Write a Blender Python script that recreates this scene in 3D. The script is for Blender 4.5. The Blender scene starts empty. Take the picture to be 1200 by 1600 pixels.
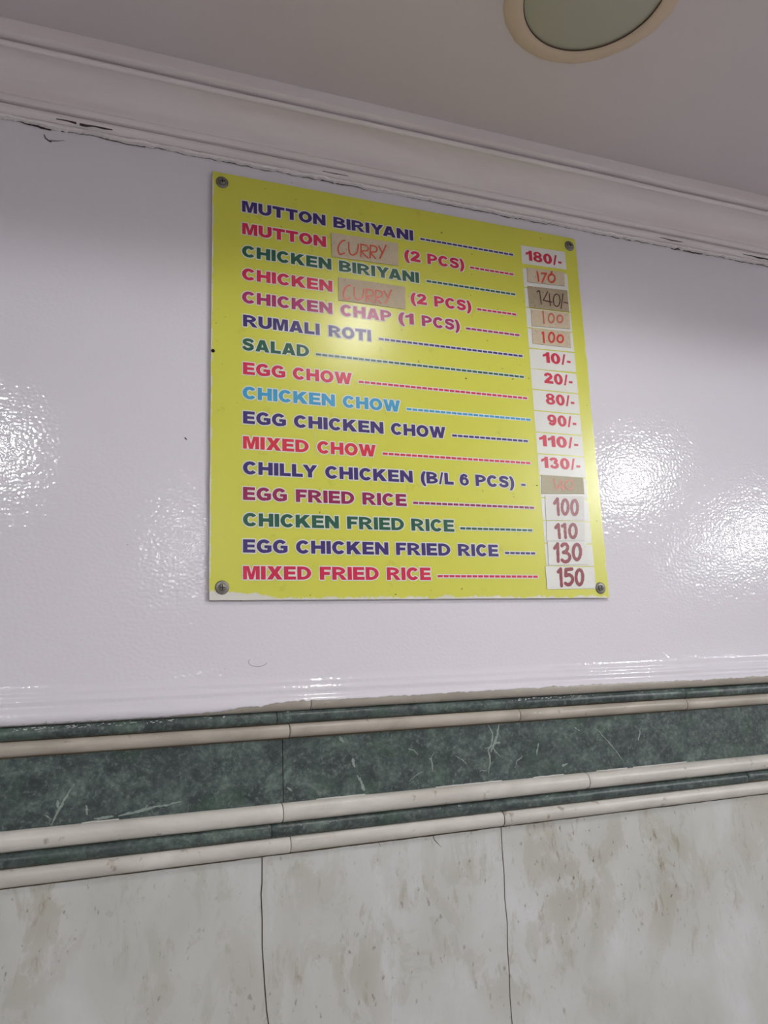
import bpy, bmesh, math, random
from mathutils import Vector, Matrix, noise
from mathutils.geometry import tessellate_polygon, delaunay_2d_cdt

random.seed(7)
C = bpy.context.scene.collection
SC = bpy.context.scene
ZB = 1.587            # height of the menu board's lower edge above the floor
PI = math.pi

# ------------------------------------------------------------------ camera
cam_data = bpy.data.cameras.new('camera')
cam = bpy.data.objects.new('camera', cam_data)
C.objects.link(cam)
right = Vector((0.93714978, -0.34692058, -0.03736855))
up = Vector((-0.03411911, -0.19769243, 0.97967014))
fwd = Vector((0.34725521, 0.91682267, 0.19710404))
mw = Matrix((right, up, -fwd)).transposed().to_4x4()
mw.translation = Vector((-0.12894086, -0.97768978, -0.08726389 + ZB))
cam.matrix_world = mw
cam_data.sensor_fit = 'VERTICAL'
cam_data.sensor_height = 36.0
cam_data.lens = 1183.687 * 36.0 / 1600.0
cam_data.clip_start = 0.02
SC.camera = cam

# ------------------------------------------------------------------ light and exposure
world = bpy.data.worlds.new('room_air')
SC.world = world
world.use_nodes = True
world.node_tree.nodes['Background'].inputs[0].default_value = (0.5, 0.5, 0.55, 1)
world.node_tree.nodes['Background'].inputs[1].default_value = 0.02
SC.view_settings.view_transform = 'Standard'
SC.view_settings.look = 'None'
SC.view_settings.gamma = 1.0
SC.view_settings.use_curve_mapping = False
SC.view_settings.exposure = 0.09
CEIL = 0.718 + ZB
SPOT = 520.0          # small recessed spot, emission strength
# bulbs in the raised middle of the ceiling: x, y, height above the board's lower edge, radius, emission strength
TRAY, EDGE_Y = 1.02, -1.54
BULBS = [(-0.55, -2.50, 0.88, 0.036, 540.0),
         (2.62, -2.40, 0.88, 0.040, 1380.0),
         (5.06, -3.83, 0.88, 0.058, 600.0),
         (0.44, -4.80, 0.88, 0.05, 120.0),
         (5.40, -4.80, 0.88, 0.055, 150.0)]

# ------------------------------------------------------------------ material helpers
def srgb(r, g, b):
    f = lambda c: (c / 255 / 12.92) if c / 255 <= 0.04045 else ((c / 255 + 0.055) / 1.055) ** 2.4
    return (f(r), f(g), f(b), 1.0)

class Mat:
    def __init__(self, name, rough=0.5, spec=0.5, color=(0.5, 0.5, 0.5, 1)):
        self.m = bpy.data.materials.new(name)
        self.m.use_nodes = True
        self.t = self.m.node_tree
        self.b = self.t.nodes['Principled BSDF']
        self.set('Roughness', rough); self.set('Specular IOR Level', spec); self.set('Base Color', color)
        self._co = None
    def set(self, k, v): self.b.inputs[k].default_value = v
    def n(self, typ, **kw):
        x = self.t.nodes.new(typ)
        for k, v in kw.items(): setattr(x, k, v)
        return x
    def l(self, a, b): self.t.links.new(a, b)
    def co(self):
        if self._co is None: self._co = self.n('ShaderNodeTexCoord').outputs['Object']
        return self._co
    def mapping(self, scale=(1, 1, 1), rot=(0, 0, 0), loc=(0, 0, 0)):
        x = self.n('ShaderNodeMapping')
        x.inputs['Scale'].default_value = scale; x.inputs['Rotation'].default_value = rot; x.inputs['Location'].default_value = loc
        self.l(self.co(), x.inputs['Vector']); return x.outputs[0]
    def noise(self, scale, detail=4, rough=0.55, dist=0.0, vec=None):
        x = self.n('ShaderNodeTexNoise')
        x.inputs['Scale'].default_value = scale; x.inputs['Detail'].default_value = detail
        x.inputs['Roughness'].default_value = rough; x.inputs['Distortion'].default_value = dist
        self.l(vec if vec is not None else self.co(), x.inputs['Vector'])
        return x.outputs['Fac']
    def ramp(self, fac, stops, interp='LINEAR'):
        x = self.n('ShaderNodeValToRGB'); cr = x.color_ramp; cr.interpolation = interp
        while len(cr.elements) < len(stops): cr.elements.new(0.5)
        for e, (p, c) in zip(cr.elements, stops):
            e.position = p; e.color = c if not isinstance(c, (int, float)) else (c, c, c, 1)
        self.l(fac, x.inputs[0]); return x.outputs[0]
    def mix(self, fac, a, b):
        x = self.n('ShaderNodeMix'); x.data_type = 'RGBA'
        for v, s in ((fac, x.inputs[0]), (a, x.inputs[6]), (b, x.inputs[7])):
            if hasattr(v, 'is_output'): self.l(v, s)
            else: s.default_value = v
        return x.outputs[2]
    def math(self, op, a, b=0.0, clamp=False):
        x = self.n('ShaderNodeMath'); x.operation = op; x.use_clamp = clamp
        for v, s in ((a, x.inputs[0]), (b, x.inputs[1])):
            if hasattr(v, 'is_output'): self.l(v, s)
            else: s.default_value = v
        return x.outputs[0]
    def xyz(self):
        x = self.n('ShaderNodeSeparateXYZ'); self.l(self.co(), x.inputs[0]); return x.outputs
    def color(self, o): self.l(o, self.b.inputs['Base Color'])
    def bump(self, h, strength=0.2, dist=0.001):
        x = self.n('ShaderNodeBump'); x.inputs['Strength'].default_value = strength; x.inputs['Distance'].default_value = dist
        self.l(h, x.inputs['Height']); self.l(x.outputs[0], self.b.inputs['Normal']); return x

def plain(name, rgb, rough=0.5, spec=0.5, vary=0.12, scale=60):
    m = Mat(name, rough, spec)
    c = srgb(*rgb); d = tuple(v * (1 - vary) for v in c[:3]) + (1,)
    m.color(m.mix(m.noise(scale), d, c))
    return m.m

# glossy white enamel, brushed and rolled on: orange peel
pm = Mat('white_gloss_paint', 0.09, 0.25)
pm.color(pm.mix(pm.noise(3.0, 3), srgb(216, 213, 220), srgb(221, 218, 226)))
h1 = pm.noise(205, 0, 0.5, vec=pm.mapping((1, 1, 1.25)))
h2 = pm.noise(60, 1, 0.5, vec=pm.mapping((0.6, 1, 1.4)))
pm.bump(pm.math('ADD', h1, pm.math('MULTIPLY', h2, 0.9)), 1.0, 0.00023)
PAINT = pm.m

cm = Mat('ceiling_paint', 0.55, 0.3)
cm.color(cm.mix(cm.noise(2.5, 4), srgb(204, 195, 200), srgb(211, 204, 208)))
cm.bump(cm.noise(150, 3), 0.3, 0.0006)
CEILM = cm.m

km = Mat('cornice_paint', 0.28, 0.4)
kn = km.noise(35, 5, 0.6, vec=km.mapping((0.15, 1, 1)))
km.color(km.mix(km.ramp(kn, [(0.3, 0), (0.7, 1)]), srgb(226, 218, 221), srgb(233, 227, 229)))
km.bump(km.noise(90, 3, vec=km.mapping((0.25, 1, 1))), 0.35, 0.0012)
CORN = km.m

SCUFF = plain('grey_scuff', (92, 84, 86), 0.7, 0.2)
GRIME = plain('dark_grime', (42, 36, 34), 0.9, 0.1)
SMEAR = plain('grey_smear', (150, 142, 146), 0.6, 0.2)

def green_marble():
    m = Mat('green_marble', 0.36, 0.35)
    a = m.noise(34, 9, 0.72, 0.45, vec=m.mapping((0.9, 1, 1.1), (0, 0.5, 0)))
    b = m.noise(170, 6, 0.72, 0.3)
    c1 = m.ramp(a, [(0.30, srgb(40, 47, 49)), (0.45, srgb(60, 71, 70)), (0.58, srgb(84, 98, 94)), (0.72, srgb(118, 132, 125))])
    c2 = m.mix(m.ramp(b, [(0.52, 0), (0.70, 0.8)]), c1, srgb(124, 136, 130))
    c2 = m.mix(m.ramp(b, [(0.28, 0.8), (0.46, 0)]), c2, srgb(38, 46, 48))
    dk = m.noise(12, 5, 0.6, 0.3, vec=m.mapping((1, 1, 2), loc=(3, 0, 1)))
    c3 = m.mix(m.ramp(dk, [(0.48, 0), (0.68, 0.6)]), c2, srgb(46, 54, 57))
    gr = m.noise(16, 4, 0.6, 0.3, vec=m.mapping((1, 1, 1), loc=(9, 2, 4)))
    c4 = m.mix(m.ramp(gr, [(0.52, 0), (0.70, 0.5)]), c3, srgb(66, 94, 74))
    m.color(c4)
    m.bump(b, 0.2, 0.0006)
    return m.m
GREEN = green_marble()
VEIN = plain('pale_vein', (160, 174, 166), 0.4, 0.3, 0.6, 190)
WHITEP = plain('white_paint_spatter', (205, 205, 203), 0.5, 0.3)

def cream_marble(name, c0, c1):
    m = Mat(name, 0.36, 0.35)
    a = m.noise(18, 5, 0.6, 0.6, vec=m.mapping((0.5, 1, 1)))
    s = m.noise(70, 3, 0.5)
    c = m.mix(m.ramp(a, [(0.35, 0), (0.65, 1)]), srgb(*c0), srgb(*c1))
    m.color(m.mix(m.ramp(s, [(0.66, 0), (0.74, 0.6)]), c, srgb(122, 108, 88)))
    m.bump(s, 0.1, 0.0005)
    return m.m
CREAM1 = cream_marble('grey_cream_marble', (158, 151, 140), (182, 175, 164))
CREAM2 = cream_marble('white_cream_marble', (188, 184, 176), (208, 205, 198))
CREAM0 = cream_marble('grey_bead_marble', (150, 144, 134), (172, 166, 156))

def dado_marble():
    m = Mat('white_dado_marble', 0.26, 0.35)
    d = m.mapping((1.4, 1, 0.8), (0, 0.5, 0))
    a = m.noise(5, 5, 0.55, 0.4, vec=d)
    b = m.noise(11, 7, 0.66, 0.5, vec=d)
    c = m.noise(38, 5, 0.62, 0.4, vec=m.mapping((1.7, 1, 0.65), (0, 0.55, 0)))
    gate = m.ramp(m.noise(3.6, 3, vec=m.mapping((1, 1, 1), loc=(5, 1, 3))), [(0.42, 0.1), (0.6, 1)])
    base = m.ramp(a, [(0.3, srgb(180, 181, 174)), (0.5, srgb(193, 194, 190)), (0.7, srgb(206, 208, 209))])
    g = m.mix(m.math('MULTIPLY', m.ramp(b, [(0.50, 0), (0.545, 0.55), (0.75, 0.9)]), gate), base, srgb(168, 166, 152))
    t = m.math('MULTIPLY', m.ramp(c, [(0.57, 0), (0.68, 0.7)]), gate)
    t2 = m.mix(t, g, srgb(146, 134, 112))
    sp = m.math('MULTIPLY', m.ramp(m.noise(95, 3, 0.55, vec=m.mapping((1.4, 1, 0.8), (0, 0.55, 0))), [(0.64, 0), (0.72, 0.85)]), gate)
    m.color(m.mix(sp, t2, srgb(112, 98, 82)))
    m.bump(c, 0.05, 0.0005)
    return m.m
DADO = dado_marble()

def board_mat():
    m = Mat('yellow_acrylic_print', 0.27, 0.5)
    x, y, z = m.xyz()
    n = m.noise(55, 4, 0.6)
    n2 = m.noise(260, 3, 0.6)
    nn = m.math('ADD', m.math('MULTIPLY', n, 0.7), m.math('MULTIPLY', n2, 0.3))
    base = m.mix(m.noise(6, 3), srgb(202, 203, 74), srgb(208, 208, 82))
    dirt = m.ramp(m.noise(34, 5, 0.7), [(0.62, 0), (0.74, 0.35)])
    base = m.mix(dirt, base, srgb(150, 145, 60))
    # film worn off along the lower and side edges
    lf = m.math('MULTIPLY', m.math('SUBTRACT', 0.10, x, True), 0.10)      # more of it gone at the lower left corner
    eb = m.math('SUBTRACT', m.math('ADD', m.math('MULTIPLY', m.math('SUBTRACT', nn, 0.33), 0.023), lf), z)
    el = m.math('SUBTRACT', m.math('MULTIPLY', m.math('SUBTRACT', nn, 0.36), 0.012), x)
    er = m.math('SUBTRACT', m.math('MULTIPLY', m.math('SUBTRACT', nn, 0.45), 0.012), m.math('SUBTRACT', 0.6035, x))
    e = m.math('MAXIMUM', eb, m.math('MAXIMUM', el, er))
    w = m.math('MULTIPLY', e, 420.0, True)
    base = m.mix(w, base, srgb(214, 212, 204))
    spk = m.ramp(m.noise(120, 2, 0.5), [(0.76, 0), (0.79, 0.7)])
    m.color(m.mix(spk, base, srgb(96, 88, 50)))
    m.bump(m.noise(40, 4, 0.6), 0.12, 0.0006)
    return m.m
BOARD = board_mat()
def ink(name, rgb): return plain(name, rgb, 0.3, 0.45, 0.10, 90)
INK = dict(navy=ink('navy_ink', (62, 44, 112)), crimson=ink('crimson_ink', (205, 36, 78)), green=ink('green_ink', (36, 92, 70)),
           magenta=ink('magenta_ink', (168, 42, 100)), sky=ink('sky_blue_ink', (62, 156, 200)), red=ink('red_ink', (212, 48, 70)),
           plum=ink('plum_ink', (146, 30, 84)), price=ink('price_red_ink', (200, 44, 72)))
HALO = ink('white_outline_ink', (222, 224, 214))
CELL = ink('white_price_ink', (222, 222, 216))
def paper(name, a, b, spot):
    m = Mat(name, 0.75, 0.2)
    c = m.mix(m.noise(120, 5, 0.65), srgb(*a), srgb(*b))
    m.color(m.mix(m.ramp(m.noise(200, 4, 0.6), [(0.58, 0), (0.72, 0.6)]), c, srgb(*spot)))
    m.bump(m.noise(90, 3), 0.3, 0.0006)
    return m.m
BEIGE = paper('beige_paper', (186, 170, 146), (208, 194, 170), (148, 132, 110))
TAN = paper('tan_paper', (182, 176, 154), (192, 186, 164), (170, 164, 142))
GREYP = paper('grey_beige_paper', (152, 138, 116), (174, 160, 136), (116, 104, 86))
WHITE = paper('white_paper', (226, 226, 222), (232, 232, 229), (214, 211, 204))
PEN = dict(orange=ink('orange_red_paint', (208, 78, 58)), red=ink('red_brush_paint', (208, 62, 54)), brown=ink('brown_brush_paint', (84, 44, 42)),
           faded=ink('faded_pink_paint', (196, 112, 92)), maroon=ink('maroon_brush_paint', (136, 42, 54)))
mm = Mat('dull_steel', 0.42, 0.5, srgb(128, 126, 120)); mm.set('Metallic', 0.8)
mm.color(mm.mix(mm.noise(500, 3), srgb(96, 92, 86), srgb(150, 148, 142)))
STEEL = mm.m
RING = plain('stained_ring_plastic', (214, 194, 174), 0.5, 0.3, 0.22, 14)
DIFF = Mat('frosted_glass', 0.35, 0.5, srgb(164, 163, 147)).m
def emis(name, s, col=(0.955, 0.985, 1.0)):
    m = Mat(name, 0.5, 0.2, (0.8, 0.8, 0.8, 1)); m.set('Emission Color', col + (1,)); m.set('Emission Strength', s); return m.m
ROOMW = plain('pale_room_paint', (222, 217, 216), 0.55, 0.3, 0.05, 2)
FLOORM = plain('pale_floor_tile', (200, 196, 192), 0.4, 0.4, 0.10, 3)

# ------------------------------------------------------------------ mesh helpers
def tag(o, label=None, cat=None, group=None, kind=None):
    if label: o['label'] = label
    if cat: o['category'] = cat
    if group: o['group'] = group
    if kind: o['kind'] = kind
    return o
class MB:
    """collects faces, becomes one mesh object; local z is measured from the board's lower edge"""
    def __init__(s): s.v = []; s.f = []; s.m = []; s.s = []
    def vert(s, p): s.v.append(tuple(p)); return len(s.v) - 1
    def face(s, idx, mi=0, sm=False): s.f.append(tuple(idx)); s.m.append(mi); s.s.append(sm)
    def poly(s, pts, mi=0): s.face([s.vert(p) for p in pts], mi)
    def grid(s, rows, mi=0, sm=True, flip=False):
        ids = [[s.vert(p) for p in r] for r in rows]
        for a, b in zip(ids, ids[1:]):
            for i in range(len(a) - 1):
                q = (a[i], b[i], b[i + 1], a[i + 1])
                s.face(q[::-1] if flip else q, mi, sm)
    def box(s, x0, x1, y0, y1, z0, z1, mi=0):
        p = [s.vert((x, y, z)) for x in (x0, x1) for y in (y0, y1) for z in (z0, z1)]
        for q in ((0, 1, 3, 2), (4, 6, 7, 5), (0, 4, 5, 1), (2, 3, 7, 6), (0, 2, 6, 4), (1, 5, 7, 3)): s.face([p[i] for i in q], mi)
    def lathe(s, prof, c, axis='z', n=64, mi=0, sm=True, wob=None):
        rows = []
        for r, h in prof:
            row = []
            for i in range(n + 1):
                a = 2 * PI * i / n
                rr = r * (wob(a, r) if wob else 1)
                if axis == 'z': row.append((c[0] + rr * math.cos(a), c[1] + rr * math.sin(a), c[2] + h))
                else: row.append((c[0] + rr * math.cos(a), c[1] + h, c[2] + rr * math.sin(a)))
            rows.append(row)
        s.grid(rows, mi, sm)
    def build(s, name, mats, parent=None, off=(0, 0, 0), merge=False):
        me = bpy.data.meshes.new(name)
        me.from_pydata([(x + off[0], y + off[1], z + off[2]) for x, y, z in s.v], [], s.f)
        for m in (mats if isinstance(mats, (list, tuple)) else [mats]): me.materials.append(m)
        me.polygons.foreach_set('material_index', s.m)
        me.polygons.foreach_set('use_smooth', s.s)
        if merge:
            bm = bmesh.new(); bm.from_mesh(me); bmesh.ops.remove_doubles(bm, verts=bm.verts, dist=1e-6); bm.to_mesh(me); bm.free()
        me.update()
        o = bpy.data.objects.new(name, me); C.objects.link(o)
        if parent: o.parent = parent
        return o
UP = (0, 0, ZB)
def struct(mb, name, mats, **k):
    o = mb.build(name, mats, None, UP, **k); o['kind'] = 'structure'; return o
def nz(x, y=0.0, z=0.0): return noise.noise(Vector((x, y, z)))
def frange(a, b, st):
    n = int(round((b - a) / st)); return [a + (b - a) * i / n for i in range(n + 1)]
def ribbon(mb, pts, y, w0, w1, mi=0):
    """flat tapering ribbon in the wall plane through (x, z) points"""
    n = len(pts)
    L = []; R_ = []
    for i, (x, z) in enumerate(pts):
        a = Vector(pts[max(i - 1, 0)]); b = Vector(pts[min(i + 1, n - 1)]); d = (b - a).normalized()
        w = (w0 + (w1 - w0) * i / (n - 1)) / 2
        L.append((x - d.y * w, y, z + d.x * w)); R_.append((x + d.y * w, y, z - d.x * w))
    for i in range(n - 1): mb.poly([L[i], R_[i], R_[i + 1], L[i + 1]], mi)

X0, X1 = -2.5, 7.0
YB = -6.0
XA, XB = -0.75, 2.0       # finely modelled stretch of the front wall
# ------------------------------------------------------------------ the room
mb = MB(); mb.box(X0 - .1, X1 + .1, YB - .1, .1, -ZB - .1, -ZB); struct(mb, 'floor', FLOORM)
mb = MB(); mb.box(X0 - .1, X1 + .1, EDGE_Y, .1, 0.718, TRAY + .1)      # low border along the front wall
mb.box(X0 - .1, X1 + .1, YB - .1, EDGE_Y, TRAY, TRAY + .1)                # raised middle
struct(mb, 'ceiling', CEILM)
mb = MB(); mb.box(X0 - .1, X0, YB, 0, -ZB, TRAY); struct(mb, 'wall_left', ROOMW)
mb = MB(); mb.box(X1, X1 + .1, YB, 0, -ZB, TRAY); struct(mb, 'wall_right', ROOMW)
mb = MB(); mb.box(X0, X1, YB - .1, YB, -ZB, TRAY); struct(mb, 'wall_back', ROOMW)

# front wall: flat enamel, then ridges and the ragged paint skin over the upper grey bead
mb = MB()
mb.box(X0, X1, 0.012, 0.10, -ZB, 0.718)
xs = frange(XA, XB, 0.003)
BZ, BR = -0.1312, 0.0098   # upper grey bead
def paint_end(x):
    # angle (from straight up, towards the room) at which the paint stops
    base = 2.55 if x < -0.05 else (2.55 - (x + 0.05) / 0.15 * 1.20 if x < 0.10 else 1.35)
    if 0.30 < x < 0.6: base -= 0.10
    r = 0.22 * nz(x * 40, 1) + 0.20 * nz(x * 150, 5) + 0.16 * nz(x * 7, 9)
    return max(0.6, min(2.75, base + r))
rows = []
for x in xs:
    g = 0.0005 * nz(x * 6, 2)
    prof = [(0.0, 0.718), (0.0, 0.30), (0.0, -0.06), (-0.0004, -0.095), (-0.0012, -0.101), (-0.0030, -0.1035 + g), (-0.0036, -0.1055 + g),
            (-0.0030, -0.1085 + g), (-0.0038, -0.1105 + g), (-0.0058, -0.1130 + g), (-0.0060, -0.1155 + g), (-0.0050, -0.1185 + g)]
    e = paint_end(x)
    for k in range(9):
        a = 0.55 + (e - 0.55) * k / 8
        prof.append((-(BR + 0.0007) * math.sin(a), BZ + (BR + 0.0007) * math.cos(a)))
    a = e; prof.append((-(BR - 0.0004) * math.sin(a + .03), BZ + (BR - 0.0004) * math.cos(a + .03)))
    rows.append([(x, y, z) for y, z in prof])
mb.grid(rows, 0, True, flip=False)
mb.poly([(X0, 0, -.12), (XA, 0, -.12), (XA, 0, .718), (X0, 0, .718)]); mb.poly([(XB, 0, -.12), (X1, 0, -.12), (X1, 0, .718), (XB, 0, .718)])
# dark scuff with a grey smear, small specks
ribbon(mb, [(-.2195, .617), (-.2175, .612), (-.2125, .6085), (-.2100, .6085)], -.0006, .0012, .0024, 1)
ribbon(mb, [(-.2125, .6095), (-.204, .611), (-.194, .614)], -.0004, .0030, .0006, 2)
ribbon(mb, [(-.0325, .2125), (-.0300, .2098)], -.0006, .0016, .0012, 1)
for x, z, w in [(.02, -.085, .001), (.66, -.02, .0012), (.715, .20, .0008), (.115, .615, .0012), (.69, .19, .0008), (-.1, .07, .001), (.04, .0, .0012), (.93, -.07, .001), (-.06, .12, .0009)]:
    ribbon(mb, [(x, z), (x + w, z - w * .6)], -.0004, w, w * .8, 2)
ribbon(mb, [(.062 + .012 * math.cos(t), -.078 + .006 * math.sin(t)) for t in frange(2.6, 6.0, .3)], -.0004, .0007, .0007, 2)
struct(mb, 'wall_front', [PAINT, SCUFF, SMEAR])

# cornice
prof = [(0.004, .6335), (-.0065, .6335), (-.0105, .6350), (-.0128, .6385), (-.0128, .6420), (-.0105, .6450), (-.0065, .6462), (-.0135, .6475), (-.0165, .6500), (-.0170, .6530),
        (-.0195, .6535)]
for k in range(0, 11):
    t = PI / 2 * k / 10
    prof.append((-.056 + .036 * math.cos(t), .6545 + .0345 * math.sin(t)))
prof += [(-.0585, .6885), (-.0600, .6865), (-.0628, .6862), (-.0650, .6880), (-.0655, .6910), (-.0630, .6945), (-.0575, .6955), (-.0575, .6975), (-.0690, .6985), (-.0720, .7000), (-.0728, .7030), (-.0728, .7200)]
mb = MB()
cx = [X0] + frange(XA, XB, 0.01) + [X1]
row = lambda y, z: [(x, y + .0006 * nz(x * 5, y * 40, z * 30), z + .0008 * nz(x * 4, y * 40 + 7, z * 30)) for x in cx]
for i, j in ((0, 1), (1, 5), (5, 6), (6, 7), (7, 9), (9, 10), (10, 21), (21, 22), (22, 26), (26, 27), (27, 28), (28, 29), (29, 31), (31, len(prof) - 1)):
    mb.grid([row(*p) for p in prof[i:j + 1]], 0, True)
struct(mb, 'trim_1', CORN)
FILL = plain('white_filler', (234, 229, 230), 0.6, 0.3, 0.06, 200)
# ragged filler line below the cornice, with dark gaps
mb = MB(); rows = [[], [], [], [], []]
fx = frange(XA, XB, 0.0025)
def filler_low(x): return .6280 + .0026 * nz(x * 22, 3) + .0020 * nz(x * 90, 8) + .0014 * nz(x * 230, 4)
for x in fx:
    lo = filler_low(x); hi = .6346 + .0010 * nz(x * 30, 12)
    d = .0062 + .0022 * nz(x * 35, 6) + .0020 * nz(x * 120, 2)
    for r, (t, k) in zip(rows, ((0, .08), (.12, .9), (.5, 1.0), (.85, .8), (1.0, .2))): r.append((x, -d * k, lo + (hi - lo) * t))
mb.grid(rows, 0, False)
def crack(x0, x1, wmax, upper):
    pts = frange(x0, x1, 0.004); n = len(pts)
    for i in range(n - 1):
        if nz(pts[i] * 75, 31 + upper) < (-0.45 if upper else -0.15): continue
        w = [1.35 * wmax * (math.sin(PI * min(max(j / (n - 1), .04), .96)) ** .6) * (0.65 + .6 * nz(pts[j] * 60, 17)) for j in (i, i + 1)]
        z = [(filler_low(pts[j]) if not upper else .6362 + .0008 * nz(pts[j] * 50, 5)) for j in (i, i + 1)]
        y = -.0009 if not upper else -.0118
        mb.poly([(pts[i], y, z[0] - w[0]), (pts[i + 1], y, z[1] - w[1]), (pts[i + 1], y, z[1] + .0004), (pts[i], y, z[0] + .0004)], 1)
for c in [(-.252, -.195, .0026, 0), (-.195, -.02, .0012, 0), (-.018, .10, .0010, 0), (.10, .24, .0014, 0), (.30, .62, .0011, 0), (.62, .80, .0012, 0), (.80, .90, .0026, 0), (.90, 1.10, .0013, 0), (-.205, -.135, .0036, 1), (.16, .20, .0012, 1), (.78, .83, .0018, 1), (.97, 1.05, .0026, 1)]: crack(*c)
struct(mb, 'trim_2', [FILL, plain('crack_shadow_dirt', (74, 66, 65), 0.9, 0.1)])

# ------------------------------------------------------------------ marble band: beads, flat tiles, beads, dado slabs
def bead(name, z0, z1, mat, seams, depth, y0=0.0, extra=None, grime=True):
    """half-round stone bead in lengths that butt at the seams, dirt packed in the joints"""
    mb = MB()
    cuts = [X0] + sorted(seams) + [X1]
    zc, r = (z0 + z1) / 2, (z1 - z0) / 2
    K = 12
    for si, (a, b) in enumerate(zip(cuts, cuts[1:])):
        dz = .0006 * nz(si * 3.7, zc * 50); dy = .0007 * nz(si * 2.3, zc * 70 + 4)
        ga = .0004 if si else 0; gb = .0004 if si < len(cuts) - 2 else 0
        xx = [a + ga, a + ga + .0012] + [x for x in frange(XA, XB, .02) if a + .004 < x < b - .004] + [b - gb - .0012, b - gb]
        rows = []
        for i, x in enumerate(xx):
            end = i in (0, len(xx) - 1); row = []
            for k in range(K + 1):
                t = PI * k / K
                rr = (depth - (.0005 if end else 0))
                w = .0004 * nz(x * 9, k * .35, zc * 40)
                row.append((x, y0 - rr * math.sin(t) ** .8 + dy + w, zc + dz + (r - (.0004 if end else 0)) * math.cos(t)))
            rows.append(row)
        mb.grid(rows, 0, True)
        for row in (rows[0], rows[-1]): mb.poly([row[k] for k in range(K + 1)], 1)
    if grime:   # grout line of old dirt in the lower joint
        xs2 = frange(XA, XB, .006); g = []
        lo = [(x, y0 - .0022 - .0014 * nz(x * 30, z0 * 90), z0 - .0012 - .0006 * nz(x * 50, 2)) for x in xs2]
        hi = [(x, y0 - .0042, z0 + .0014 + .0006 * nz(x * 60, z0 * 80)) for x in xs2]
        mb.grid([hi, lo], 1, False)
    if extra: extra(mb)
    return struct(mb, name, [mat, STAIN, WHITEP])
STAIN = plain('brown_joint_dirt', (92, 80, 66), 0.8, 0.2, 0.3, 120)
def spatter(zc, depth, spans):
    def f(mb):
        for xa, xb, dens, ang in spans:
            n = int((xb - xa) * dens)
            for k in range(n):
                x = random.uniform(xa, xb); t = ang + random.uniform(-.22, .22); w = random.uniform(.0008, .0042); h = random.uniform(.0005, .0011)
                y = -depth * math.sin(t) ** .8 - .0004; r = .0085
                z = zc + r * math.cos(t)
                mb.poly([(x, y, z), (x + w, y, z + .0002), (x + w * .8, y + .0002, z + h), (x + w * .2, y + .0002, z + h * .8)], 2)
    return f
def dots(lst):
    def f(mb):
        for x, y, z, w in lst: mb.poly([(x + w * math.cos(a), y, z + w * .7 * math.sin(a)) for a in frange(0, 2 * PI, PI / 4)[:-1]], 2)
    return f
bead('trim_3', -.1410, -.1214, CREAM0, [.1285, .93], .0098, grime=False)
bead('trim_4', -.1565, -.1410, GREEN, [.0845, .727], .0085, extra=spatter(-.1487, .0085, [(-.22, -.04, 330, 1.0), (.42, .56, 330, .9), (-.1, .1, 60, .8), (.5, .8, 40, .8)]))
bead('trim_5', -.1735, -.1565, CREAM1, [.1005, .432, .727], .0095, extra=dots([(.455, -.0100, -.1625, .0013), (.463, -.0100, -.1628, .0016), (-.06, -.010, -.162, .0009)]))
bead('trim_6', -.2735, -.2510, CREAM2, [.0905, .536], .0115, extra=dots([]))
bead('trim_7', -.2900, -.2735, GREEN, [.0765, .83], .0090, extra=spatter(-.2818, .009, [(.1, .16, 60, .9), (.3, .5, 25, .9)]))
bead('trim_8', -.3095, -.2900, CREAM2, [.1000, .396], .0100)

# flat green tiles with their pale veins
mb = MB()
for a, b in ((X0, .0922), (.0932, .93), (.931, X1)):
    mb.poly([(a, -.0008, -.2515), (b, -.0008, -.2515), (b, -.0008, -.1730), (a, -.0008, -.1730)])
mb.poly([(X0, .002, -.2515), (X1, .002, -.2515), (X1, .002, -.1730), (X0, .002, -.1730)], 1)
VY = [-.0010]
def vein(pts, w0, w1):
    p = []
    for i in range(len(pts) - 1):
        for t in [k / 7 for k in range(7)]:
            x = pts[i][0] + (pts[i + 1][0] - pts[i][0]) * t; z = pts[i][1] + (pts[i + 1][1] - pts[i][1]) * t
            p.append((x + .0012 * nz(x * 160, z * 160, 3), z + .0012 * nz(x * 160, z * 160, 8)))
    p.append(pts[-1]); n = len(p); VY[0] -= 1.5e-5
    L = []; R_ = []
    for i in range(n):
        a = Vector(p[max(i - 1, 0)]); c = Vector(p[min(i + 1, n - 1)]); d = (c - a).normalized(); t = i / (n - 1)
        ww = (w0 + (w1 - w0) * t) * .5 * (math.sin(PI * (.04 + .92 * t)) ** .5) * (1 + .9 * nz(i * 1.9, w0 * 900, p[0][0] * 50))
        u = (1 + .6 * nz(i * 2.3, 40)) * ww
        L.append(mb.vert((p[i][0] - d.y * ww, VY[0], p[i][1] + d.x * ww))); R_.append(mb.vert((p[i][0] + d.y * u, VY[0], p[i][1] - d.x * u)))
    for i in range(n - 1): mb.face((L[i], R_[i], R_[i + 1], L[i + 1]), 2)
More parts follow.
